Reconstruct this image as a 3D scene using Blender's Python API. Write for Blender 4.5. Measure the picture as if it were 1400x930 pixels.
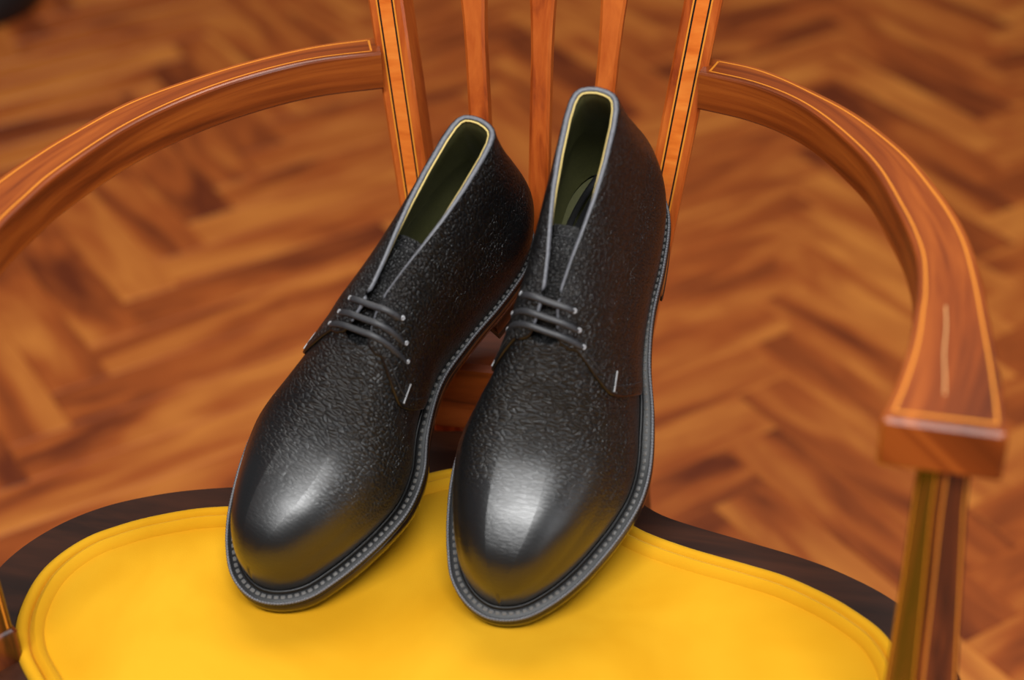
import bpy, bmesh, math, random
import numpy as np
from numpy import array as A
from mathutils import Vector, Matrix

# ------------------------------------------------------------------ camera, world, lights
scene = bpy.context.scene
COL_ = scene.collection
for o in list(bpy.data.objects): bpy.data.objects.remove(o)

camd = bpy.data.cameras.new('camera'); cam = bpy.data.objects.new('camera', camd); COL_.objects.link(cam)
Cpos = Vector((0.00836, -0.75139, 1.12904))
Rv = Vector((0.99965732, -0.01425699, -0.02195384)); Uv = Vector((0.02617695, 0.5444524, 0.83838318)); Fv = Vector((0.0, 0.83867057, -0.54463904))
M_ = Matrix((Rv, Uv, -Fv)).transposed().to_4x4(); M_.translation = Cpos
cam.matrix_world = M_
camd.sensor_fit = 'HORIZONTAL'; camd.sensor_width = 36.0; camd.lens = 36.0*2400/1400
camd.clip_start = 0.05; camd.clip_end = 50
camd.dof.use_dof = True; camd.dof.focus_distance = 1.07; camd.dof.aperture_fstop = 3.9
scene.camera = cam

w = bpy.data.worlds.new('room_light'); scene.world = w; w.use_nodes = True
bg = w.node_tree.nodes['Background']; bg.inputs[0].default_value = (0.90, 0.95, 1.0, 1); bg.inputs[1].default_value = 0.09

def area(name, loc, target, size, size_y, power, color):
    d = bpy.data.lights.new(name, 'AREA'); d.shape = 'RECTANGLE'; d.size = size; d.size_y = size_y
    d.energy = power; d.color = color
    o = bpy.data.objects.new(name, d); COL_.objects.link(o); o.location = loc
    o.rotation_euler = (Vector(target)-Vector(loc)).to_track_quat('-Z', 'Y').to_euler()
    return o
area('key_area_light', (-0.22, -1.05, 2.1), (0, .14, .5), 1.5, 0.42, 52, (1.0, 1.0, 0.99))  # added overhead softbox, source unseen; placed and sized for the toe highlights
area('side_fill_light', (1.75, -1.25, 1.25), (0.05, .15, .55), 0.8, 1.4, 15, (0.95, 0.97, 1.0))  # added area light, no actual window; brings out grain and welt from the right
area('rear_fill_light', (0.0, 1.15, 2.9), (0.0, 1.1, 0), 1.4, 1.0, 46, (1.0, 0.95, 0.88))  # added overhead fill with no visible fixture, aimed at the floor behind the chair

vs = scene.view_settings
vs.view_transform = 'Standard'; vs.look = 'None'; vs.exposure = 0.0; vs.gamma = 1.0; vs.use_curve_mapping = False

# ------------------------------------------------------------------ helpers
def lin(r, g, b):
    f = lambda c: c/12.92 if c <= .04045 else ((c+.055)/1.055)**2.4
    return (f(r/255), f(g/255), f(b/255), 1)
def empty(name, loc=(0,0,0), rz=0, parent=None):
    o = bpy.data.objects.new(name, None); COL_.objects.link(o); o.location = loc; o.rotation_euler = (0,0,rz); o.parent = parent
    o.empty_display_size = .05
    return o
def tag(o, label=None, cat=None, group=None, kind=None):
    if label: o['label'] = label
    if cat: o['category'] = cat
    if group: o['group'] = group
    if kind: o['kind'] = kind
    return o
def finish(me, angle=None):
    """smooth shading; edges sharper than angle (degrees) stay crisp"""
    bm = bmesh.new(); bm.from_mesh(me)
    bmesh.ops.recalc_face_normals(bm, faces=bm.faces)
    for f in bm.faces: f.smooth = angle != 0
    if angle:
        a = math.radians(angle)
        for e in bm.edges:
            if len(e.link_faces) == 2 and e.calc_face_angle(0) > a: e.smooth = False
    bm.to_mesh(me); bm.free()
def obj(name, verts, faces, mat, parent=None, angle=35, recalc=True, uv=None):
    me = bpy.data.meshes.new(name)
    me.from_pydata([tuple(map(float, v)) for v in verts], [], [tuple(f) for f in faces])
    if uv is not None:
        L = me.uv_layers.new(name='grain')
        for l in me.loops: L.data[l.index].uv = uv[l.vertex_index]
    finish(me, angle)
    me.materials.append(mat)
    o = bpy.data.objects.new(name, me); COL_.objects.link(o); o.parent = parent
    return o
def grid_faces(nr, nc, closed_c=False, off=0, closed_r=False):
    F = []
    for i in range(nr if closed_r else nr-1):
        for j in range(nc if closed_c else nc-1):
            a = i*nc+j; b = i*nc+(j+1) % nc; i2 = (i+1) % nr
            F.append((off+a, off+b, off+i2*nc+(j+1) % nc, off+i2*nc+j))
    return F
def sweep(path, prof_w, prof_n, rx, rn, closed=False, caps=True):
    """tube along path with side vectors prof_w and prof_n; rx, rn = list of (w, n) offsets"""
    n = len(path); m = len(rx); V = []
    for i in range(n):
        for k in range(m): V.append(path[i]+prof_w[i]*rx[k]+prof_n[i]*rn[k])
    F = grid_faces(n, m, True, 0, closed)
    if caps and not closed:
        F.append(tuple(range(m))[::-1]); F.append(tuple(range((n-1)*m, n*m)))
    return V, F
def tube(path, r, m=8, closed=False, up=None, flat=1.0):
    P = A(path, float); n = len(P)
    if closed: T = np.roll(P, -1, 0)-np.roll(P, 1, 0)
    else: T = np.gradient(P, axis=0)
    T /= np.maximum(np.linalg.norm(T, axis=1), 1e-12)[:, None]
    if up is None: up = np.tile([0, 0, 1.], (n, 1))
    up = np.broadcast_to(A(up, float), P.shape)
    w_ = np.cross(T, up); w_ /= np.maximum(np.linalg.norm(w_, axis=1), 1e-9)[:, None]
    n_ = np.cross(w_, T)
    a = np.linspace(0, 2*np.pi, m, endpoint=False)
    rr = np.broadcast_to(np.asarray(r, float), (n,))
    V = (P[:, None]+rr[:, None, None]*(np.cos(a)[None, :, None]*w_[:, None]+flat*np.sin(a)[None, :, None]*n_[:, None])).reshape(-1, 3)
    F = grid_faces(n, m, True, 0, closed)
    if not closed: F += [tuple(range(m))[::-1], tuple(range((n-1)*m, n*m))]
    return V, F
def box_between(sections):
    """loft through quads/polygons of equal size; sections = list of lists of 3D points"""
    m = len(sections[0]); V = [p for s in sections for p in s]
    F = grid_faces(len(sections), m, True)
    F += [tuple(range(m))[::-1], tuple(range((len(sections)-1)*m, len(sections)*m))]
    return V, F
def rrect(w, d, c):
    """rectangle w x d with chamfered corners, counter-clockwise"""
    x, y = w/2, d/2
    return [(x-c, -y), (x, -y+c), (x, y-c), (x-c, y), (-x+c, y), (-x, y-c), (-x, -y+c), (-x+c, -y)]

# ------------------------------------------------------------------ materials
def mat_new(name):
    m = bpy.data.materials.new(name); m.use_nodes = True
    nt = m.node_tree; b = nt.nodes['Principled BSDF']
    return m, nt, b
def N(nt, t, **kw):
    n = nt.nodes.new(t)
    for k, v in kw.items():
        if k.startswith('i_'): n.inputs[k[2:].replace('_', ' ')].default_value = v
        else: setattr(n, k, v)
    return n
def ramp(nt, stops):
    r = nt.nodes.new('ShaderNodeValToRGB'); e = r.color_ramp.elements
    while len(e) < len(stops): e.new(.5)
    for k, (p, c) in enumerate(stops): e[k].position = p; e[k].color = c
    return r
def plain(name, rgb, rough=.5, spec=.5, metal=0, noise=0, nscale=60, coat=0):
    m, nt, b = mat_new(name)
    b.inputs['Base Color'].default_value = lin(*rgb); b.inputs['Roughness'].default_value = rough
    b.inputs['Specular IOR Level'].default_value = spec; b.inputs['Metallic'].default_value = metal
    b.inputs['Coat Weight'].default_value = coat
    if noise:
        tc = N(nt, 'ShaderNodeTexCoord'); ns = N(nt, 'ShaderNodeTexNoise', i_Scale=nscale, i_Detail=5)
        nt.links.new(tc.outputs['Object'], ns.inputs['Vector'])
        c = lin(*rgb)
        r = ramp(nt, [(.3, tuple(x*(1-noise) for x in c[:3])+(1,)), (.7, tuple(min(1, x*(1+noise)) for x in c[:3])+(1,))])
        nt.links.new(ns.outputs['Fac'], r.inputs[0]); nt.links.new(r.outputs[0], b.inputs['Base Color'])
    return m
def wood(name, dark, mid, light, axis='Z', scale=26, stretch=14, rough=.3, coat=.35, uv=False, random_off=False, bump=.02, fine=.5, seed=0.0, bright=0.0):
    m, nt, b = mat_new(name); L = nt.links.new
    tc = N(nt, 'ShaderNodeTexCoord')
    mp = N(nt, 'ShaderNodeMapping')
    s = [1, 1, 1]; s['XYZ'.index(axis)] = 1/stretch
    mp.inputs['Scale'].default_value = s; mp.inputs['Location'].default_value = (seed, seed*.7, seed*1.3)
    L(tc.outputs['UV' if uv else 'Object'], mp.inputs['Vector'])
    vec = mp.outputs[0]
    oi = None
    if random_off:
        oi = N(nt, 'ShaderNodeObjectInfo')
        mul = N(nt, 'ShaderNodeVectorMath', operation='MULTIPLY_ADD')
        cmb = N(nt, 'ShaderNodeCombineXYZ')
        for k in 'XYZ': L(oi.outputs['Random'], cmb.inputs[k])
        mul.inputs[1].default_value = (7.3, 31.7, 13.1)
        L(cmb.outputs[0], mul.inputs[0]); L(vec, mul.inputs[2]); vec = mul.outputs[0]
    n1 = N(nt, 'ShaderNodeTexNoise', i_Scale=scale, i_Detail=4, i_Roughness=.55, i_Distortion=1.0)
    n2 = N(nt, 'ShaderNodeTexNoise', i_Scale=scale*7, i_Detail=3, i_Roughness=.6)
    L(vec, n1.inputs['Vector']); L(vec, n2.inputs['Vector'])
    mx = N(nt, 'ShaderNodeMath', operation='MULTIPLY_ADD'); mx.inputs[1].default_value = fine*.35
    sub = N(nt, 'ShaderNodeMath', operation='SUBTRACT'); sub.inputs[1].default_value = .5
    L(n2.outputs['Fac'], sub.inputs[0]); L(sub.outputs[0], mx.inputs[0]); L(n1.outputs['Fac'], mx.inputs[2])
    fac = mx.outputs[0]
    if random_off:
        m2 = N(nt, 'ShaderNodeMath', operation='MULTIPLY_ADD'); m2.inputs[1].default_value = .17
        s2 = N(nt, 'ShaderNodeMath', operation='SUBTRACT'); s2.inputs[1].default_value = .5
        L(oi.outputs['Random'], s2.inputs[0]); L(s2.outputs[0], m2.inputs[0]); L(fac, m2.inputs[2]); fac = m2.outputs[0]
    r = ramp(nt, [(.30, lin(*dark)), (.47, lin(*mid)), (.68, lin(*light))])
    L(fac, r.inputs[0]); L(r.outputs[0], b.inputs['Base Color'])
    b.inputs['Roughness'].default_value = rough; b.inputs['Coat Weight'].default_value = coat; b.inputs['Coat Roughness'].default_value = .12; b.inputs['Specular IOR Level'].default_value = .35
    bp = N(nt, 'ShaderNodeBump', i_Strength=bump*5, i_Distance=.0006)
    L(fac, bp.inputs['Height']); L(bp.outputs[0], b.inputs['Normal'])
    return m

def leather(name, smooth_toe=False, stretch=(1.0, .33, .65), dist=.0010):
    m, nt, b = mat_new(name); L = nt.links.new
    tc = N(nt, 'ShaderNodeTexCoord')
    wob = N(nt, 'ShaderNodeTexNoise', i_Scale=120, i_Detail=2)
    L(tc.outputs['Object'], wob.inputs['Vector'])
    off = N(nt, 'ShaderNodeVectorMath', operation='MULTIPLY_ADD'); off.inputs[1].default_value = (.0022, .0022, .0022)
    L(wob.outputs['Color'], off.inputs[0]); L(tc.outputs['Object'], off.inputs[2])
    mp = N(nt, 'ShaderNodeMapping'); mp.inputs['Scale'].default_value = stretch
    L(off.outputs[0], mp.inputs['Vector'])
    vo = N(nt, 'ShaderNodeTexVoronoi', feature='DISTANCE_TO_EDGE', i_Scale=500); L(mp.outputs[0], vo.inputs['Vector'])
    vr = ramp(nt, [(0, (0, 0, 0, 1)), (.12, (.6, .6, .6, 1)), (.40, (1, 1, 1, 1))]); L(vo.outputs['Distance'], vr.inputs[0])
    v2 = N(nt, 'ShaderNodeTexVoronoi', feature='DISTANCE_TO_EDGE', i_Scale=1300); L(off.outputs[0], v2.inputs['Vector'])
    v2r = ramp(nt, [(0, (0, 0, 0, 1)), (.35, (1, 1, 1, 1))]); L(v2.outputs['Distance'], v2r.inputs[0])
    big = N(nt, 'ShaderNodeTexNoise', i_Scale=38, i_Detail=2); L(tc.outputs['Object'], big.inputs['Vector'])
    msk = ramp(nt, [(.35, (.5, .5, .5, 1)), (.62, (1, 1, 1, 1))]); L(big.outputs['Fac'], msk.inputs[0])
    fade = msk.outputs[0]
    if smooth_toe:   # polished toe: the grain is stretched flat over the toe puff
        sx = N(nt, 'ShaderNodeSeparateXYZ'); L(tc.outputs['Object'], sx.inputs[0])
        mr = N(nt, 'ShaderNodeMapRange'); mr.inputs['From Min'].default_value = .240; mr.inputs['From Max'].default_value = .195
        mr.inputs['To Min'].default_value = .10; mr.inputs['To Max'].default_value = 1.0; L(sx.outputs['X'], mr.inputs['Value'])
        cw = N(nt, 'ShaderNodeMapRange'); cw.inputs['From Min'].default_value = .195; cw.inputs['From Max'].default_value = .235
        cw.inputs['To Max'].default_value = .7; L(sx.outputs['X'], cw.inputs['Value']); L(cw.outputs[0], b.inputs['Coat Weight'])   # wax polish on the toe
        b.inputs['Coat Roughness'].default_value = .36; b.inputs['Coat IOR'].default_value = 1.6
        mu = N(nt, 'ShaderNodeMath', operation='MULTIPLY'); L(mr.outputs[0], mu.inputs[0]); L(fade, mu.inputs[1]); fade = mu.outputs[0]
    ad = N(nt, 'ShaderNodeMath', operation='MULTIPLY_ADD'); ad.inputs[1].default_value = .22
    L(v2r.outputs[0], ad.inputs[0]); L(vr.outputs[0], ad.inputs[2])
    hm = N(nt, 'ShaderNodeMath', operation='MULTIPLY'); L(ad.outputs[0], hm.inputs[0]); L(fade, hm.inputs[1])
    bp = N(nt, 'ShaderNodeBump', i_Strength=.95, i_Distance=dist); L(hm.outputs[0], bp.inputs['Height'])
    L(bp.outputs[0], b.inputs['Normal'])
    b.inputs['Base Color'].default_value = (.0042, .0044, .0052, 1)
    b.inputs['Roughness'].default_value = .35; b.inputs['Specular IOR Level'].default_value = .5
    return m

MT = {}
MT['vamp'] = leather('grained_black_leather_polished_toe', True)
MT['leather'] = leather('grained_black_leather', False, (1.0, .85, .45), .0013)
MT['edge'] = plain('grey_cut_leather_edge', (98, 99, 105), .5, noise=.25, nscale=700)
MT['binding'] = plain('cream_lining_edge', (222, 196, 120), .6)
MT['lining'] = plain('olive_leather_lining', (104, 104, 64), .5, noise=.12, nscale=500)
MT['tongue_leather'] = MT['leather']
MT['welt'] = plain('black_welt', (17, 17, 18), .42, spec=.3, noise=.2, nscale=400)
MT['rim'] = plain('wheeled_welt_rim', (92, 92, 96), .3)
MT['stitch'] = plain('grey_welt_thread', (104, 103, 102), .45)
MT['sole'] = plain('dark_burnished_sole_edge', (34, 24, 20), .22, coat=.4, noise=.2, nscale=150)
MT['flap_edge'] = plain('burnished_flap_edge', (20, 16, 15), .3)
MT['rubber'] = plain('black_rubber', (22, 21, 21), .5)
MT['lace'] = plain('charcoal_waxed_lace', (42, 42, 45), .5, noise=.3, nscale=900)
MT['eyelet'] = plain('pale_eyelet', (165, 166, 170), .35)
MT['thread'] = plain('pale_tack_thread', (150, 150, 152), .5)
MT['dthread'] = plain('dark_thread', (40, 40, 43), .5)
MT['arm'] = wood('mahogany_arm', (92, 38, 10), (132, 60, 18), (164, 84, 28), axis='X', scale=60, stretch=18, uv=True, rough=.36, coat=.25)
MT['arm2'] = wood('mahogany_rail_shaded', (84, 34, 10), (120, 52, 16), (150, 72, 26), axis='X', scale=60, stretch=12, rough=.4, coat=.05)  # darker than the arms: shade between the boots put into the wood colour
MT['plaster'] = plain('warm_plaster', (128, 104, 84), .8, noise=.03, nscale=8)
MT['post'] = wood('mahogany_back', (128, 50, 14), (168, 76, 24), (192, 98, 36), axis='Z', scale=70, stretch=9, rough=.34, coat=.12)
MT['band'] = wood('satinwood_band', (196, 92, 26), (214, 112, 38), (226, 132, 52), axis='X', scale=60, stretch=4, rough=.25)
MT['string'] = plain('boxwood_stringing', (216, 132, 38), .4)
MT['ebony'] = plain('ebony_stringing', (22, 14, 10), .3)
MT['darkwood'] = wood('dark_stained_frame', (26, 13, 9), (44, 22, 13), (66, 34, 19), axis='X', scale=30, stretch=6, rough=.38, coat=.08)
MT['support'] = wood('rosewood_support', (34, 15, 8), (78, 34, 13), (122, 58, 22), axis='Z', scale=90, stretch=16, rough=.26, coat=.15)
MT['pale'] = plain('pale_filler', (200, 148, 92), .5)

def velvet():
    m, nt, b = mat_new('yellow_velvet'); L = nt.links.new
    tc = N(nt, 'ShaderNodeTexCoord')
    ns = N(nt, 'ShaderNodeTexNoise', i_Scale=9, i_Detail=3, i_Distortion=.6); L(tc.outputs['Object'], ns.inputs['Vector'])
    n2 = N(nt, 'ShaderNodeTexNoise', i_Scale=1600, i_Detail=2); L(tc.outputs['Object'], n2.inputs['Vector'])
    r = ramp(nt, [(.35, lin(205, 146, 20)), (.65, lin(218, 162, 32))]); L(ns.outputs['Fac'], r.inputs[0]); L(r.outputs[0], b.inputs['Base Color'])
    b.inputs['Roughness'].default_value = .9; b.inputs['Specular IOR Level'].default_value = .1
    b.inputs['Sheen Weight'].default_value = .25; b.inputs['Sheen Roughness'].default_value = .4; b.inputs['Sheen Tint'].default_value = lin(255, 215, 90)
    bp = N(nt, 'ShaderNodeBump', i_Strength=.25, i_Distance=.0006); L(n2.outputs['Fac'], bp.inputs['Height']); L(bp.outputs[0], b.inputs['Normal'])
    return m
MT['velvet'] = velvet()
MT['plank'] = wood('parquet_plank', (102, 43, 18), (160, 79, 31), (200, 122, 52), axis='X', scale=12, stretch=4.5, rough=.42, coat=.05, random_off=True, bump=.02, fine=.35)
MT['subfloor'] = wood('parquet_beyond', (120, 54, 24), (170, 88, 36), (200, 120, 50), axis='X', scale=9, stretch=6, rough=.36, coat=.15)
MT['pedestal'] = plain('dark_pedestal', (24, 13, 10), .35, noise=.2, nscale=20)
# ---------- boot surface (millimetres; x = heel to toe, y = outer side positive, z = up) ----------
WELT = A([[1.2,1.0],[3.8,14.6],[12.4,25.4],[31.7,35.5],[64.9,39.7],[99.9,40.7],[129.1,45.0],[158.0,53.1],[188.5,58.7],[211.9,58.8],[232.4,53.8],[252.0,46.1],[271.3,36.5],[288.5,24.5],[302.1,9.6],[307.0,-8.0],[302.0,-23.8],[288.8,-37.3],[270.5,-45.1],[250.2,-50.8],[228.0,-54.9],[207.0,-55.8],[183.0,-50.1],[159.1,-38.2],[129.9,-30.2],[100.1,-31.6],[65.0,-34.6],[32.1,-33.6],[12.6,-25.2],[4.5,-13.3]])
SL = 0.9533
def cat_closed(P, n):
    N=len(P); out=[]
    for i in range(N):
        a,b,c,d=P[i-1],P[i],P[(i+1)%N],P[(i+2)%N]
        for k in range(n):
            t=k/n
            out.append(.5*(2*b+(c-a)*t+(2*a-5*b+4*c-d)*t*t+(3*b-a-3*c+d)*t**3))
    return A(out)
def resample(P, n, closed=True):
    Q=np.vstack([P,P[:1]]) if closed else P
    L=np.r_[0,np.cumsum(np.linalg.norm(np.diff(Q,axis=0),axis=1))]
    u=np.linspace(0,L[-1],n+1)[:-1] if closed else np.linspace(0,L[-1],n)
    return np.stack([np.interp(u,L,Q[:,k]) for k in range(Q.shape[1])],1)
def zw(s):
    """height of the welt's upper face along the boot"""
    u=np.asarray(s,float)/SL
    t=np.clip((200-u)/120,0,1)
    return 14+2.6*np.clip((u-215)/88,0,1)**2+20*t*t*(3-2*t)
OUTL = cat_closed(WELT,10)*A([SL,1.0])
OUTL = resample(OUTL,240)
def inset(P,d):
    tg=np.roll(P,-1,0)-np.roll(P,1,0); nr=np.stack([tg[:,1],-tg[:,0]],1); nr/=np.linalg.norm(nr,axis=1)[:,None]
    ctr=P.mean(0)
    if ((ctr-P)*nr).sum()<0: nr=-nr
    dd=d(P) if callable(d) else d
    return P+nr*np.reshape(dd,(-1,1))
def welt_w(P): # welt width: wide at the forefoot, slim at waist and heel
    s=P[:,0]; return 5.5+3.3*np.clip((s-95)/70,0,1)
FEA = inset(OUTL,welt_w)
def sides(P):
    i0=P[:,0].argmin(); P=np.roll(P,-i0,0); i1=P[:,0].argmax()
    o=P[:i1+1]; i=np.vstack([P[i1:],P[:1]])[::-1]
    return o,i
_fo,_fi=sides(FEA)
if _fo[:,1].mean()<_fi[:,1].mean(): _fo,_fi=_fi,_fo
S0,S1=FEA[:,0].min(),FEA[:,0].max()
fo=lambda s:np.interp(s,_fo[:,0],_fo[:,1]); fi=lambda s:np.interp(s,_fi[:,0],_fi[:,1])
def cat_open(P,n):
    P=np.vstack([2*P[0]-P[1],P,2*P[-1]-P[-2]]);out=[]
    for i in range(1,len(P)-2):
        a,b,c,d=P[i-1:i+3]
        for k in range(n):
            t=k/n; out.append(.5*(2*b+(c-a)*t+(2*a-5*b+4*c-d)*t*t+(3*b-a-3*c+d)*t**3))
    out.append(P[-2]); return A(out)
FRONT=A([(S1,17.0),(S1-.1,27),(S1-1.8,38),(S1-7.5,50),(S1-18,59.5),(S1-35,65.5),(S1-56,69),(212,72.5),(197,78.5),(182,86.5),(165,97.5),(147,108.5),(131,117.)])
BACK=A([(S0,37.0),(S0-5,50),(S0-7.5,66),(S0-6,82),(S0-1,100),(12,120),(16,138),(17,148.)])
_F=cat_open(FRONT,12);_B=cat_open(BACK,12)
_Fl=np.r_[0,np.cumsum(np.linalg.norm(np.diff(_F,axis=0),axis=1))];_Fl/=_Fl[-1]
_Bl=np.r_[0,np.cumsum(np.linalg.norm(np.diff(_B,axis=0),axis=1))];_Bl/=_Bl[-1]
Fp=lambda v:np.stack([np.interp(v,_Fl,_F[:,0]),np.interp(v,_Fl,_F[:,1])],-1)
Bp=lambda v:np.stack([np.interp(v,_Bl,_B[:,0]),np.interp(v,_Bl,_B[:,1])],-1)
_o=_F[:,0].argsort()
def Htop(s):
    h=np.interp(s,_F[_o,0],_F[_o,1])
    return np.where(s<131,148+(s-17)*(117-148)/(131-17.),h)
COL=A([(0,0),(.6,5.0),(2,8.8),(4.5,11.0),(9,12.3),(18,13.0),(38,12.8),(58,11.6),(76,9.6),(93,7.2),(106,5.8),(114,5.2),(124,3.4),(134,0),(400,0)])
def surf(th,v):
    """upper surface: th 0 = heel back, 0..pi outer side, pi = toe; v 0 = welt, 1 = topline"""
    th,v=np.broadcast_arrays(np.asarray(th,float),np.asarray(v,float))
    al=(1-np.cos(th))/2; sg=np.where(np.sin(th)>=0,1.,-1.)
    F=Fp(v);B=Bp(v)
    s=B[...,0]+(F[...,0]-B[...,0])*al; z=B[...,1]+(F[...,1]-B[...,1])*al
    F0=Fp(0.);B0=Bp(0.)
    a0=np.clip((s-B0[0])/(F0[0]-B0[0]),0,1)
    z0=zw(s)+1.
    z=z+(zw(s)+1.-(B0[1]+(F0[1]-B0[1])*a0))*(1-v)**2.5
    # slight sag so that the side of the throat stays low
    H=Htop(s)
    tau=np.clip((z-z0)/np.maximum(H-z0,1e-3),0,1)
    sp=s+(S0-B[...,0])*(1-al)**3
    half=(fo(sp)-fi(sp))/2; mid=(fo(sp)+fi(sp))/2
    wt=np.interp(s-B[...,0],COL[:,0],COL[:,1])
    k=np.clip((s-45)/95,0,1);k=k*k*(3-2*k)
    p=1.6+(2.6-1.6)*k; q=.92+(.47-.92)*k
    kk=np.clip((s-170)/50,0,1); kk=kk*kk*(3-2*kk); p=p+.7*kk; q=q-.04*kk
    bul=1+.09*np.sin(np.pi*np.clip(tau*1.9,0,1))*(1-.3*k)
    y=wt+(half*bul-wt)*np.maximum(1-tau**p,0)**q
    yc=mid*(1-tau)**1+(-4.6)*tau
    return np.stack([s,yc+sg*y,z],-1)
def normal(th,v):
    e=1e-3
    a=surf(th+e,v)-surf(th-e,v); v2=np.clip(v,e,1-e); b=surf(th,v2+e)-surf(th,v2-e)
    n=np.cross(a,b); l=np.linalg.norm(n,axis=-1,keepdims=True)
    return n/np.maximum(l,1e-9)

# ------------------------------------------------------------------ the floor: herringbone parquet
floor = obj('floor', [(-4, -3, -.012), (4, -3, -.012), (4, 5, -.012), (-4, 5, -.012), (-4, -3, -.0012), (4, -3, -.0012), (4, 5, -.0012), (-4, 5, -.0012)],
            [(0, 3, 2, 1), (4, 5, 6, 7), (0, 1, 5, 4), (1, 2, 6, 5), (2, 3, 7, 6), (3, 0, 4, 7)], MT['subfloor'], angle=0)
tag(floor, 'glossy reddish brown herringbone parquet floor', None, None, 'structure')
PW, PL_ = .072, 5
def plank_mesh():
    l, wd, g, c, h = PL_*PW, PW, .0004, .0012, .011
    x0, x1, y0, y1 = g, l-g, g, wd-g
    V = [(x0, y0, -h), (x1, y0, -h), (x1, y1, -h), (x0, y1, -h), (x0, y0, -c), (x1, y0, -c), (x1, y1, -c), (x0, y1, -c),
         (x0+c, y0+c, 0), (x1-c, y0+c, 0), (x1-c, y1-c, 0), (x0+c, y1-c, 0)]
    V = [(x-l/2, y-wd/2, z) for x, y, z in V]
    F = [(0, 3, 2, 1), (8, 9, 10, 11)]
    for b in (0, 4):
        for k in range(4): F.append((b+k, b+(k+1) % 4, b+4+(k+1) % 4, b+4+k))
    me = bpy.data.meshes.new('plank'); me.from_pydata(V, [], F); finish(me, 0); me.materials.append(MT['plank']); return me
pm = plank_mesh()
ang = math.radians(31.0); e1 = Vector((math.cos(ang), math.sin(ang), 0)); e2 = Vector((math.sin(ang), -math.cos(ang), 0))
org = e1*.162+e2*(-1.181)
cand = []
for m in range(-14, 15):
    for k in range(-45, 46):
        for typ in (0, 1):
            if typ == 0: cx, cy, rz = k+PL_*m+PL_/2, -k+PL_*m+.5, ang
            else: cx, cy, rz = k-.5+PL_*m, -k+1-PL_/2+PL_*m, ang-math.pi/2
            p = org+e1*(cx*PW)+e2*(cy*PW)
            # region of the floor that the camera can see, with a margin
            half = .85+.29*max(0, p.y-.3)
            if -.2 < p.y < 2.6 and abs(p.x-.02) < half: cand.append((abs(p.x-.02)/half+abs(p.y-1.2)*.2, p, rz))
cand.sort(key=lambda c: c[0])
for i, (d, p, rz) in enumerate(cand[:300]):
    o = bpy.data.objects.new('plank', pm); COL_.objects.link(o); o.parent = floor; o.location = p; o.rotation_euler = (0, 0, rz)
print('planks', len(cand))

def wall(name, x0, x1, y0, y1):
    V = [(x, y, z) for z in (-.012, 2.8) for x, y in ((x0, y0), (x1, y0), (x1, y1), (x0, y1))]
    tag(obj(name, V, [(0, 3, 2, 1), (4, 5, 6, 7), (0, 1, 5, 4), (1, 2, 6, 5), (2, 3, 7, 6), (3, 0, 4, 7)], MT['plaster'], None, 0), 'plain warm-toned plaster wall far behind the chair', None, None, 'structure')
wall('wall_back', -4, 4, 5.0, 5.12)

# ------------------------------------------------------------------ the armchair
PSI = math.radians(-12.444)
chair = empty('armchair', (-.02828, 0, 0), PSI)
tag(chair, 'antique inlaid mahogany armchair with a yellow velvet seat, holding the boots', 'chair')
SEAT = .448
def mirror_outline(half):
    h = A(half, float)
    full = np.vstack([h, (h*A([-1, 1]))[::-1][1:-1]])
    return full
def closed_curve(P, n):
    Q = cat_closed(P, 10); return resample(Q, n)
frame_half = [(0, 188), (45, 186), (70, 174), (80, 150), (88, 134), (103, 122.5), (124, 115), (157, 106), (189, 97), (214, 87), (241, 71), (262, 50), (277, 24), (284, -4), (284, -40), (276, -80), (256, -116), (220, -152), (165, -186), (90, -210), (0, -218)]
pad_half = [(0, 146), (30, 143), (58, 127), (85, 106), (101, 97), (127, 88), (159, 80), (183, 73), (207, 61), (223, 50), (239, 35), (250, 14), (254, -9), (250, -40), (238, -66), (219, -88), (188, -118), (145, -146), (80, -168), (0, -176)]
FRM = closed_curve(mirror_outline(frame_half), 260)/1e3
PAD = closed_curve(mirror_outline(pad_half), 260)/1e3
def ins(P, d): return inset(P, d)
def lofted(loops, cap=True, cap_bottom=False):
    m = len(loops[0][0]); V = []
    for P, z in loops:
        zz = np.broadcast_to(z, (m,))
        V += [(P[i, 0], P[i, 1], zz[i]) for i in range(m)]
    F = grid_faces(len(loops), m, True)
    if cap: F.append(tuple(range((len(loops)-1)*m, len(loops)*m)))
    if cap_bottom: F.append(tuple(range(m))[::-1])
    return V, F
V, F = lofted([(ins(FRM, .030), SEAT-.055), (ins(FRM, .006), SEAT-.055), (ins(FRM, .003), SEAT-.052), (ins(FRM, .003), SEAT-.012), (FRM, SEAT-.009), (FRM, SEAT-.003), (ins(FRM, .0025), SEAT), (ins(PAD, -.001), SEAT), (ins(PAD, .003), SEAT-.02)], cap=True)
obj('seat_frame', V, F, MT['darkwood'], chair, 40)
prof = [(-.0005, -.018), (-.0005, .0), (.0008, .0028), (.0035, .0042), (.0062, .0028), (.0072, -.0012), (.0084, .0022), (.0112, .0040), (.0142, .0024), (.0156, -.0016), (.0175, -.0014), (.026, -.0026)]
loops = [(ins(PAD, d), SEAT+z) for d, z in prof]
c0 = A([0, 0.0])
for k in (.9, .78, .6, .4, .2, .05): loops.append((c0+(ins(PAD, .026)-c0)*k, SEAT-.0026-.0072*np.clip((1-k)/.4,0,1)))
V, F = lofted(loops)
pad = obj('seat_pad', V, F, MT['velvet'], chair, 60); pad['label'] = 'yellow velvet seat pad with a corded border'

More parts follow.
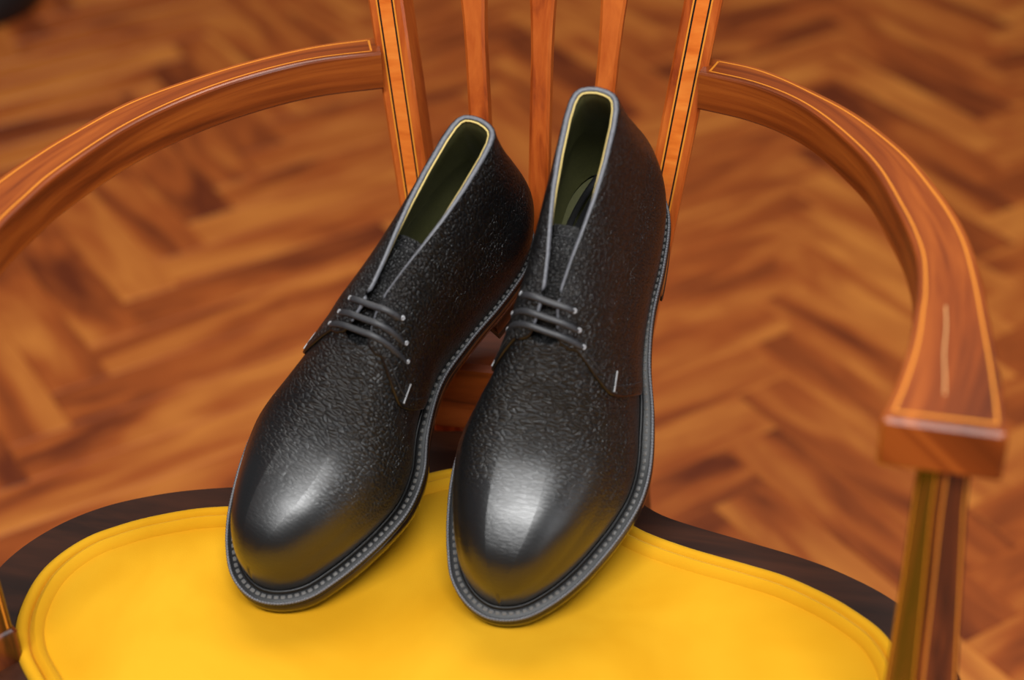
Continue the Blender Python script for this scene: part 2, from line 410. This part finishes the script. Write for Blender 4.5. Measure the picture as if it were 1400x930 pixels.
# arms: top outline traced on the arm plane, inner and outer edge
arm_o = {1: [(106, 283.5), (132, 275), (152, 262), (172, 244), (192, 224), (210, 200), (228, 170), (240, 142), (252, 109), (260, 77), (265, 40), (268, 6), (272, -46), (274, -89)],
         -1: [(108, 283), (144, 264), (177, 236), (206, 203), (232, 165), (250.5, 117), (258, 92), (263.5, 68), (269, 36), (273, 4), (275, -46), (276, -89)]}
arm_i = {1: [(101, 260), (131, 249), (155, 233), (174, 212), (194, 180), (209, 149), (221, 110), (228, 84), (233, 56), (234, 23), (233, 6), (231, -23), (226, -57), (220, -86)],
         -1: [(99, 258.5), (137, 240), (169, 212), (196, 176), (218, 131), (233, 75), (237, 43), (239, 9), (237, -20), (231, -56), (223, -86)]}
ZA, TA = .6813, .0255
for sg in (1, -1):
    nA = 70
    O = resample(cat_open(A(arm_o[sg], float), 10), nA, False)/1e3; I = resample(cat_open(A(arm_i[sg], float), 10), nA, False)/1e3
    O[:, 0] *= sg; I[:, 0] *= sg
    Ls = np.r_[0, np.cumsum(np.linalg.norm(np.diff((O+I)/2, axis=0), axis=1))]
    c = .0016; V = []; UV = []
    for i in range(nA):
        d = (O[i]-I[i]); wd = np.linalg.norm(d); d = d/wd
        def pt(a, z): q = I[i]+d*a; V.append((q[0], q[1], z)); UV.append((Ls[i], a+z))
        # front end swells slightly downwards at the corners
        zb = ZA-TA
        for a, z in ((c, ZA), (wd-c, ZA), (wd-c*.3, ZA-c*.3), (wd, ZA-c), (wd, zb+c), (wd-c, zb), (c, zb), (0, zb+c), (0, ZA-c), (c*.3, ZA-c*.3)): pt(a, z)
    # eased edge around the front end
    last = A(V[-10:]); mid = last.mean(0); fwd = (O[-1]-O[-2]+I[-1]-I[-2]); fwd = fwd/np.linalg.norm(fwd)*.0014
    for p_ in last:
        d_ = np.sign(mid-p_)*A([.0016, 0, .0016]); q = p_+d_; V.append((q[0]+fwd[0], q[1]+fwd[1], q[2])); UV.append((Ls[-1]+.0014, UV[-10][1]))
    F = grid_faces(nA+1, 10, True)+[tuple(range(10))[::-1], tuple(range(nA*10, (nA+1)*10))]
    arm = obj('arm', V, F, MT['arm'], chair, 12, uv=UV)
    # boxwood stringing: a line inside each edge, closed at both ends
    def strip(pts, wdt, name='stringing', mat=MT['string'], par=arm, z=ZA+.0001):
        P = A(pts, float); T = np.gradient(P, axis=0); T /= np.linalg.norm(T, axis=1)[:, None]; W = np.stack([-T[:, 1], T[:, 0]], 1)*wdt/2
        n = len(P); V = [(*(P[i]-W[i]), z-.0006) for i in range(n)]+[(*(P[i]+W[i]), z-.0006) for i in range(n)]
        V += [(x, y, z) for x, y, _ in V]
        F = []
        for i in range(n-1): F += [(2*n+i, 2*n+i+1, 3*n+i+1, 3*n+i), (i, i+1, 2*n+i+1, 2*n+i), (n+i+1, n+i, 3*n+i, 3*n+i+1)]
        F += [(0, 2*n, 3*n, n), (n-1, 2*n-1, 4*n-1, 3*n-1)]
        return obj(name, V, F, mat, par, 0)
    D = (O-I)/np.linalg.norm(O-I, axis=1)[:, None]
    a_in = I+D*.0042; a_out = O-D*.0042
    strip(a_in[1:-1], .0011); strip(a_out[1:-1], .0011)
    e = nA-2; strip([a_in[e], (a_in[e]*2+a_out[e])/3, (a_in[e]+2*a_out[e])/3, a_out[e]], .0015)
    strip([a_in[1], (a_in[1]+a_out[1])/2, a_out[1]], .0013)
    if sg == 1:
        cr = [(.2475, .0120), (.2478, -.008), (.2468, -.030), (.2472, -.050), (.2470, -.064)]
        strip(resample(cat_open(A(cr), 4), 14, False), .0008, 'crack_filler', MT['pale'])
    # support post, turned about a third of a right angle, on a moulded base
    cx, cy = .2505*sg, -.073; ph = math.radians(36)*sg
    def sq(a, z, ox=0, oy=0, ch=.0012):
        return [(cx+ox+x*math.cos(ph)-y*math.sin(ph), cy+oy+x*math.sin(ph)+y*math.cos(ph), z) for x, y in rrect(a, a, ch)]
    bx_ = .004*sg
    V, F = box_between([sq(.0285, .470, bx_), sq(.0255, .52, bx_*.8), sq(.0215, .58, bx_*.4), sq(.0185, .63), sq(.0175, .657)])
    sup = obj('arm_support', V, F, MT['support'], chair, 25)
    V, F = box_between([sq(.0345, .4475, bx_*1.4, 0, .002), sq(.0345, .4675, bx_*1.4, 0, .002), sq(.032, .4705, bx_*1.4, 0, .002), sq(.030, .4715, bx_*1.4, 0, .002)])
    obj('support_base', V, F, MT['support'], sup, 25)
    for fx in range(4):           # stringing down both edges of each face
        for e in (-1, 1):
            V = []
            for a, z, f in ((.0285, .472, 1), (.0255, .52, .8), (.0215, .58, .4), (.0185, .63, 0), (.0175, .656, 0)):
                for u in (-.0005, .0005):
                    px, py = e*(a/2-.0032)+u, -a/2-.00012
                    r = ph+fx*math.pi/2
                    V.append((cx+bx_*f+px*math.cos(r)-py*math.sin(r), cy+px*math.sin(r)+py*math.cos(r), z))
            obj('stringing', V, grid_faces(5, 2), MT['string'], sup, 0)

# back: two inlaid posts, three spindles, rails
yb = lambda z: .2252+.187*(z-.45)
def bar(cfun, wfun, dep, zs, ch=.0012, yoff=0):
    secs = []
    for z in zs:
        cx, wd = cfun(z), wfun(z)
        secs.append([(cx+x, yb(z)+yoff+dep/2+y, z) for x, y in rrect(wd, dep, ch)])
    return box_between(secs)
zs = np.linspace(.42, .955, 12)
for sg in (-1, 1):
    pc = lambda z: sg*(.0617+.1425*(z-.45))
    V, F = bar(pc, lambda z: .0215+.008*(z-.55), .024, zs, .0015)
    post = obj('back_post', V, F, MT['post'], chair, 30)
    def face_strip(name, mat, a, b, lift):
        V = []
        for z in zs[1:-1]:
            cx = pc(z); k = 1+.35*(z-.62)
            V += [(cx+a*k, yb(z)-lift, z), (cx+b*k, yb(z)-lift, z)]
        return obj(name, V, grid_faces(len(zs)-2, 2), mat, post, 0)
    face_strip('inlay_band', MT['band'], -.0043, .0043, .00012)
    for s2 in (-1, 1):
        face_strip('ebony_line', MT['ebony'], s2*.0043-.0005, s2*.0043+.0005, .0002)
        face_strip('stringing', MT['string'], s2*.0054-.0005, s2*.0054+.0005, .00025)
    # back leg, raked backwards
    V, F = box_between([[(sg*.060+x, .235+y, .43) for x, y in rrect(.028, .03, .002)], [(sg*.075+x, .262+y, .2) for x, y in rrect(.025, .026, .002)], [(sg*.10+x, .33+y, .0) for x, y in rrect(.022, .022, .002)]])
    obj('back_leg', V, F, MT['darkwood'], chair, 30)
    # front leg, square and tapered
    V, F = box_between([[(sg*.19+x, -.115+y, .396) for x, y in rrect(.036, .036, .002)], [(sg*.19+x, -.115+y, .25) for x, y in rrect(.031, .031, .002)], [(sg*.192+x, -.117+y, .03) for x, y in rrect(.02, .02, .002)], [(sg*.192+x, -.117+y, .03) for x, y in rrect(.026, .026, .002)], [(sg*.192+x, -.117+y, .0) for x, y in rrect(.022, .022, .002)]])
    obj('front_leg', V, F, MT['support'], chair, 30)
for k in (-1, 0, 1):
    cf = lambda z, k=k: k*(.0435+.062*(z-.70))+.0005
    wf = lambda z: .0128+.006*max(0, min(1, (z-.69)/.05))
    V, F = bar(cf, wf, .013, [.47, .55, .62, .68, .70, .72, .74, .78, .85, .935], .0018, .004)
    obj('spindle', V, F, MT['post'], chair, 30)
V, F = box_between([[(x, y, z) for y, z in ((.189, .4475), (.191, .492), (.194, .496), (.236, .502), (.240, .4475))] for x in (-.066, -.03, 0, .03, .066)])
obj('back_rail', V, F, MT['arm2'], chair, 30)
secs = []
for x in np.linspace(-.15, .15, 15):
    a = .022*(1-(x/.15)**2)
    secs.append([(x, yb(.93)-.003, .925+a*.3), (x, yb(.99)-.003, .985+a), (x, yb(.99)+.022, .985+a), (x, yb(.93)+.022, .925+a*.3)])
V, F = box_between(secs); obj('crest_rail', V, F, MT['post'], chair, 30)

# ------------------------------------------------------------------ the boots
VB = A([0, .02, .13, .19, .27, .39, .555, .69, .77, .86, .92, .97, 1.0]); TB = A([1.535, 1.545, 1.63, 1.69, 1.79, 1.94, 2.15, 2.34, 2.47, 2.66, 2.80, 2.90, 2.93])
_vf = np.linspace(0, 1, 101)
_tb = cat_open(np.c_[VB, TB], 8); _tf = np.interp(_vf, _tb[:, 0], _tb[:, 1])
_ts = np.linspace(1.8, 3.1, 400)
for _i, _v in enumerate(_vf):        # facings: half gap of the throat in millimetres
    if _v >= .83:
        _half = np.abs(surf(_ts, _v+0*_ts)[:, 1]-surf(-_ts, _v+0*_ts)[:, 1])/2
        _g = np.interp(_v, [.83, .86, .90, .95, 1], [10.5, 9.0, 6.9, 5.8, 5.5])
        _tf[_i] = _ts[np.argmin(np.abs(_half-_g))]
_k = np.ones(7)/7; _tf[5:-5] = np.convolve(np.r_[_tf[:1].repeat(3), _tf, _tf[-1:].repeat(3)], _k, 'valid')[5:-5]
thb = lambda v: np.interp(v, _vf, _tf)
_gt, _gv = np.meshgrid(np.linspace(1.2, 2*np.pi-1.2, 260), np.linspace(.4, 1, 160)); _GS = surf(_gt, _gv).reshape(-1, 3)
def top_at(P):
    """height of the upper above the points P (x, y)"""
    out = []
    for x, y in P:
        d = (_GS[:, 0]-x)**2+(_GS[:, 1]-y)**2
        k = np.argsort(d)[:6]; out.append(_GS[k, 2].mean())
    return A(out)
def offs(th, v, d):
    th, v = np.broadcast_arrays(np.asarray(th, float), np.asarray(v, float))
    return surf(th, v)-normal(th, v)*np.asarray(d)[..., None] if np.ndim(d) else surf(th, v)-normal(th, v)*d
LACES = [((2.62, .925), (2.33, .875)), ((2.50, .845), (2.15, .735)), ((2.43, .775), (2.05, .62))]
def zc(P, dz): return np.c_[P, zw(P[:, 0])+dz]
def build_boot(sg, label):
    root = empty('ankle_boot'); tag(root, label, 'boot', 'pair of black boots')
    S = A([1e-3, sg*1e-3, 1e-3])
    def part(name, V, F, mat, par=None, angle=50, kind=None):
        o = obj(name, A(V)*S, F, mat, par or root, angle)
        if kind: o['kind'] = kind
        return o
    # vamp
    nv, nt_ = 84, 200
    vv = np.linspace(0, .86, nv)[:, None]; ta = thb(vv)-.45; u = np.linspace(0, 1, nt_)[None]
    th = ta+(2*np.pi-2*ta)*u
    G = offs(th, vv+0*u, 0.0)
    part('vamp', G.reshape(-1, 3), grid_faces(nv, nt_), MT['vamp'], angle=80)
    # quarters: one shell around the heel, open at the front
    nv, nt_ = 100, 220
    vv = np.linspace(0.0, 1, nv)[:, None]; ww = np.linspace(-1, 1, nt_)[None]
    th = ww*thb(vv)
    ed = np.clip((1-np.abs(ww))/.02, 0, 1)
    Go = offs(th, vv+0*ww, 2.5*(.85+.15*ed)+0*vv); Gi = offs(th, vv+0*ww, -.6+0*th)
    n = nv*nt_
    F = grid_faces(nv, nt_)+[tuple(reversed(f)) for f in grid_faces(nv, nt_, off=n)]
    for j in range(nt_-1):
        a = (nv-1)*nt_+j; F.append((a, a+1, n+a+1, n+a))
    for i in range(nv-1):
        for j in (0, nt_-1): a, b = i*nt_+j, (i+1)*nt_+j; F.append((a, b, n+b, n+a))
    quarter = part('quarters', np.vstack([Go.reshape(-1, 3), Gi.reshape(-1, 3)]), F, MT['leather'], angle=50)
    # lining
    vl = np.linspace(.03, .995, 60)[:, None]; wl = np.linspace(-.94, .94, 160)[None]
    Gl = offs(wl*thb(vl), vl+0*wl, -2.4+0*wl*vl)
    part('lining', Gl.reshape(-1, 3), grid_faces(60, 160), MT['lining'], angle=80)
    # footbed
    fb = inset(FEA, 1.5)
    fb = np.c_[fb, zw(fb[:, 0])+4]
    part('footbed', fb, [tuple(range(len(fb)))], MT['lining'], angle=0)
    # topline edge: from the lacing on one side round the collar to the other
    va = np.linspace(.90, 1, 26); wtop = np.linspace(1, -1, 150)
    path_t = np.r_[thb(va), wtop[1:-1]*thb(1.0), -thb(va[::-1])]; path_v = np.r_[va, np.ones(148), va[::-1]]
    C = offs(path_t, path_v, .55); Nn = -normal(path_t, np.clip(path_v, 0, .999))
    up = Nn
    taper = np.interp(np.arange(len(C)), [0, 18, len(C)-19, len(C)-1], [.5, 1, 1, .5])
    V, F = tube(C, 1.5*taper, 10, up=up, flat=1.0)
    part('topline_edge', V, F, MT['edge'], quarter, 80)
    Ci = offs(path_t, path_v, -1.55); Ci[:, 2] += .35
    V, F = tube(Ci[14:-14], .62, 6, up=up[14:-14]); part('topline_piping', V, F, MT['binding'], quarter, 80)
    Cm = offs(path_t, path_v, -.85); Cm[:, 2] += .9
    V, F = tube(Cm[14:-14], .45, 6, up=up[14:-14]); part('topline_thread', V, F, MT['ebony'], quarter, 80)
    # tongue
    ctr = cat_open(A([(178, 83), (162, 94), (146, 104), (131, 112.0), (116, 117.5), (103, 121), (90, 123)]), 6)
    nC = len(ctr); uu = np.linspace(-1, 1, 21); V = []
    for i in range(nC):
        hw = np.interp(ctr[i, 0], [90, 131, 176], [14.5, 15, 20]); dr = np.interp(ctr[i, 0], [90, 131, 176], [5.0, 9, 8])
        for a in uu: V.append((ctr[i, 0]-.02*abs(a)*10, -4.6+a*hw, ctr[i, 1]-dr*a*a))
    V = A(V); T2 = V.copy(); T2[:, 2] -= 2.0; T2[:, 0] -= .8
    n = len(V); F = grid_faces(nC, 21)+[tuple(reversed(f)) for f in grid_faces(nC, 21, off=n)]
    for j in range(20): a = (nC-1)*21+j; F.append((a, a+1, n+a+1, n+a))
    tongue = part('tongue', np.vstack([V, T2]), F, MT['leather'], angle=50)
    st = V.reshape(nC, 21, 3)[nC-4]+A([0, 0, .1]); V, F = tube(st, .3, 5); part('tongue_stitching', V, F, MT['dthread'], tongue, 80)
    # laces, eyelets
    for k, ((to, vo), (ti, vi)) in enumerate(LACES):
        u = np.linspace(0, 1, 41)
        e0, e1_ = offs(to, vo, 2.5), offs(2*np.pi-ti, vi, 2.5)
        P = e0+(e1_-e0)*u[:, None]; P[:, 0] += 1.0*np.sin(np.pi*u)
        ch = P[:, 2].copy(); zt = top_at(P[:, :2])+3.0
        gap = np.abs(P[:, 1]+4.6) < 7.5        # over the throat the lace hangs straight between the facings
        ig = np.where(~gap)[0]; zt = np.interp(np.arange(41), ig, zt[ig])
        zt = np.maximum(zt, ch+.3); zt[0], zt[-1] = ch[0], ch[-1]
        for _ in range(4): zt[1:-1] = (zt[:-2]+2*zt[1:-1]+zt[2:])/4
        P[:, 2] = zt
        lift = np.clip(np.minimum(u, 1-u)*9, 0, 1)
        P[:, 1] += np.sign(P[:, 1]+4.6)*1.2*lift*np.clip(np.abs(P[:, 1]+4.6)/12, 0, 1)
        ups = np.stack([0*u+.35, .8*(P[:, 1]+4.6)/20, 0*u+1], 1); ups /= np.linalg.norm(ups, axis=1)[:, None]
        V, F = tube(P, 1.95*np.interp(u, [0, .06, .94, 1], [.55, 1, 1, .55]), 10, up=ups, flat=.5)
        part('lace', V, F, MT['lace'], quarter, 80)
        for (t_, v_) in ((to-.012, vo), (2*np.pi-ti+.012, vi)):
            q = offs(t_, v_, 2.5); nn = -normal(t_, v_)
            a = np.linspace(0, 2*np.pi, 13)[:-1]; tx = np.cross(nn, [0, 0, 1.]); tx /= np.linalg.norm(tx); ty = np.cross(nn, tx)
            ring = q+1.0*(np.cos(a)[:, None]*tx+np.sin(a)[:, None]*ty)
            V, F = tube(ring, .55, 6, closed=True, up=nn); part('eyelet', V, F, MT['eyelet'], quarter, 80)
    # lace ends tucked down inside the shaft
    for dy in (-4, 4):
        P = cat_open(A([(97, -6+dy*.4, 112), (72, -10+dy*.6, 86), (50, -13+dy*.7, 63), (32, -14+dy*.7, 47), (15, -10+dy*.7, 43.5)]), 6)
        V, F = tube(P, 2.1, 8, flat=.6); part('lace_end', V, F, MT['lace'], tongue, 80)
    # rolled, burnished front edge of each flap
    for s_ in (1, -1):
        v = np.linspace(.02, .905, 90); t = s_*thb(v)
        V, F = tube(offs(t, v, .9), 1.25, 8, up=-normal(t, v)); part('flap_edge', V, F, MT['flap_edge'], quarter, 80)
    # stitching along the flap edges and pale bar tacks
    for s_ in (1, -1):
        v = np.linspace(.06, .80, 60); t = s_*(thb(v)-.045)
        V, F = tube(offs(t, v, 2.5), .32, 5, up=-normal(t, v)); part('flap_stitching', V, F, MT['lace'], quarter, 80)
        u = np.linspace(0, 1, 8); t = s_*(1.865+.085*u); v = .425-.02*u
        V, F = tube(offs(t, v, 2.5), .5, 6, up=-normal(t, v)); part('bar_tack', V, F, MT['thread'], quarter, 80)
    # welt with storm ridge, wheeled rim and stitches
    ww_ = welt_w(OUTL)
    loops = [(inset(OUTL, ww_+3), zw(inset(OUTL, ww_+3)[:, 0])-1), (inset(OUTL, ww_+1), zw(OUTL[:, 0])+.2), (inset(OUTL, ww_*.5), zw(OUTL[:, 0])), (inset(OUTL, 1.0), zw(OUTL[:, 0])), (inset(OUTL, .2), zw(OUTL[:, 0])-.5), (OUTL, zw(OUTL[:, 0])-1.4), (OUTL, zw(OUTL[:, 0])-3.2), (inset(OUTL, .9), zw(OUTL[:, 0])-4.2)]
    V, F = lofted(loops, cap=False); welt = part('welt', V, F, MT['welt'], angle=60)
    R_ = resample(OUTL, 1500); R3 = zc(inset(R_, .75), .15)
    V, F = tube(R3, .95+.2*np.sin(np.arange(1500)*2*np.pi/4), 6, closed=True); part('welt_rim', V, F, MT['rim'], welt, 180)
    R_ = resample(OUTL, 400); wid = welt_w(R_)
    V, F = tube(zc(inset(R_, wid-.9), .7), 1.5, 7, closed=True); part('storm_ridge', V, F, MT['welt'], welt, 180)
    ns_ = 150; Q = resample(OUTL, ns_*2)[::2]; Qf = resample(OUTL, ns_*2)
    tg = np.roll(Qf, -1, 0)-np.roll(Qf, 1, 0); tg = tg[::2]; tg /= np.linalg.norm(tg, axis=1)[:, None]
    Vs = []; Fs = []
    wq = welt_w(Qf)[::2]; P3 = inset(Qf, welt_w(Qf)*.52)[::2]
    for i in range(ns_):
        c = A([*P3[i], zw(P3[i, 0])+.35]); t = A([*tg[i], 0]); nrm = A([-t[1], t[0], 0])
        hw = .95+.12*wq[i]/9
        pr = [(-1.75, 0, -.5), (-1.1, -hw, 0), (1.1, -hw, 0), (1.75, 0, -.5), (1.1, hw, 0), (-1.1, hw, 0), (-.8, 0, .75), (.8, 0, .75)]
        b = len(Vs)
        for a_, n_, z_ in pr: Vs.append(c+t*a_+nrm*n_+A([0, 0, z_]))
        for f in ((0, 1, 6), (1, 2, 7, 6), (2, 3, 7), (3, 4, 7), (4, 5, 6, 7), (5, 0, 6)): Fs.append(tuple(b+x for x in f))
    part('welt_stitching', Vs, Fs, MT['stitch'], welt, 40, kind='stuff')
    # outsole and heel
    zo = zw(OUTL[:, 0])
    loops = [(inset(OUTL, 6), zo-3.8), (inset(OUTL, .6), zo-3.9), (inset(OUTL, -.2), zo-4.6), (inset(OUTL, -.3), zo-9), (inset(OUTL, .2), zo-12.2), (inset(OUTL, 2), zo-13.0)]
    V, F = lofted(loops, cap=True); part('outsole', V, F, MT['sole'], angle=60)
    hl = OUTL[OUTL[:, 0] < 72]
    i0 = np.argmax(np.linalg.norm(np.diff(np.vstack([hl, hl[:1]]), axis=0), axis=1)); hl = np.roll(hl, -(i0+1), 0)
    br = hl[-1]+(hl[0]-hl[-1])*np.linspace(0, 1, 12)[1:-1, None]; br[:, 0] -= 6*np.sin(np.linspace(0, np.pi, 12)[1:-1])
    HB = resample(np.vstack([hl, br]), 120)
    top = zw(HB[:, 0])-12.8
    cH = HB.mean(0); sc = lambda k: cH+(HB-cH)*k
    V, F = lofted([(sc(.975), top), (sc(.985), top-1), (sc(.965), top*.0+7.0)], cap=True); part('heel_stack', V, F, MT['sole'], angle=60)
    V, F = lofted([(sc(.955), 7.0+0*top), (sc(.97), 6.2+0*top), (sc(.965), .8+0*top), (sc(.95), 0*top)], cap=True); part('heel_top_piece', V, F, MT['rubber'], angle=60)
    return root
def pose(root, pos, yaw, tilt, roll):
    yaw, tilt, roll = map(math.radians, (yaw, tilt, roll))
    R = Matrix.Rotation(-math.pi/2+yaw, 3, 'Z') @ Matrix.Rotation(tilt, 3, 'Y') @ Matrix.Rotation(roll, 3, 'X')
    piv = Vector((.285*SL, 0, .010))
    M = R.to_4x4(); M.translation = Vector(pos)-R @ piv
    root.matrix_world = M
bR = build_boot(1, 'black grained leather ankle boot on the right, its heel propped against the right back post')
pose(bR, (.0069, .0188, .4558), -19.87, 33.37, -4.66)
bL = build_boot(-1, 'black grained leather ankle boot on the left, heel resting against the middle spindle')
pose(bL, (-.1411, .0444, .4576), -38.94, 25.65, -12.3)

# ------------------------------------------------------------------ dark furniture foot at the far left
pr = [(0, 0), (.16, 0), (.172, .006), (.172, .03), (.16, .045), (.12, .06), (.06, .085), (.035, .13), (.03, .3), (.036, .42), (.02, .45), (0, .45)]
nL = 48; V = []
for r, z in pr:
    for k in range(nL): a = 2*math.pi*k/nL; V.append((r*math.cos(a), r*math.sin(a), z))
ped = obj('pedestal_stand', V, grid_faces(len(pr), nL, True), MT['pedestal'], None, 40)
ped.location = (-.95, 2.09, 0)
tag(ped, 'dark brown round pedestal foot of furniture at the far left of the floor', 'stand')
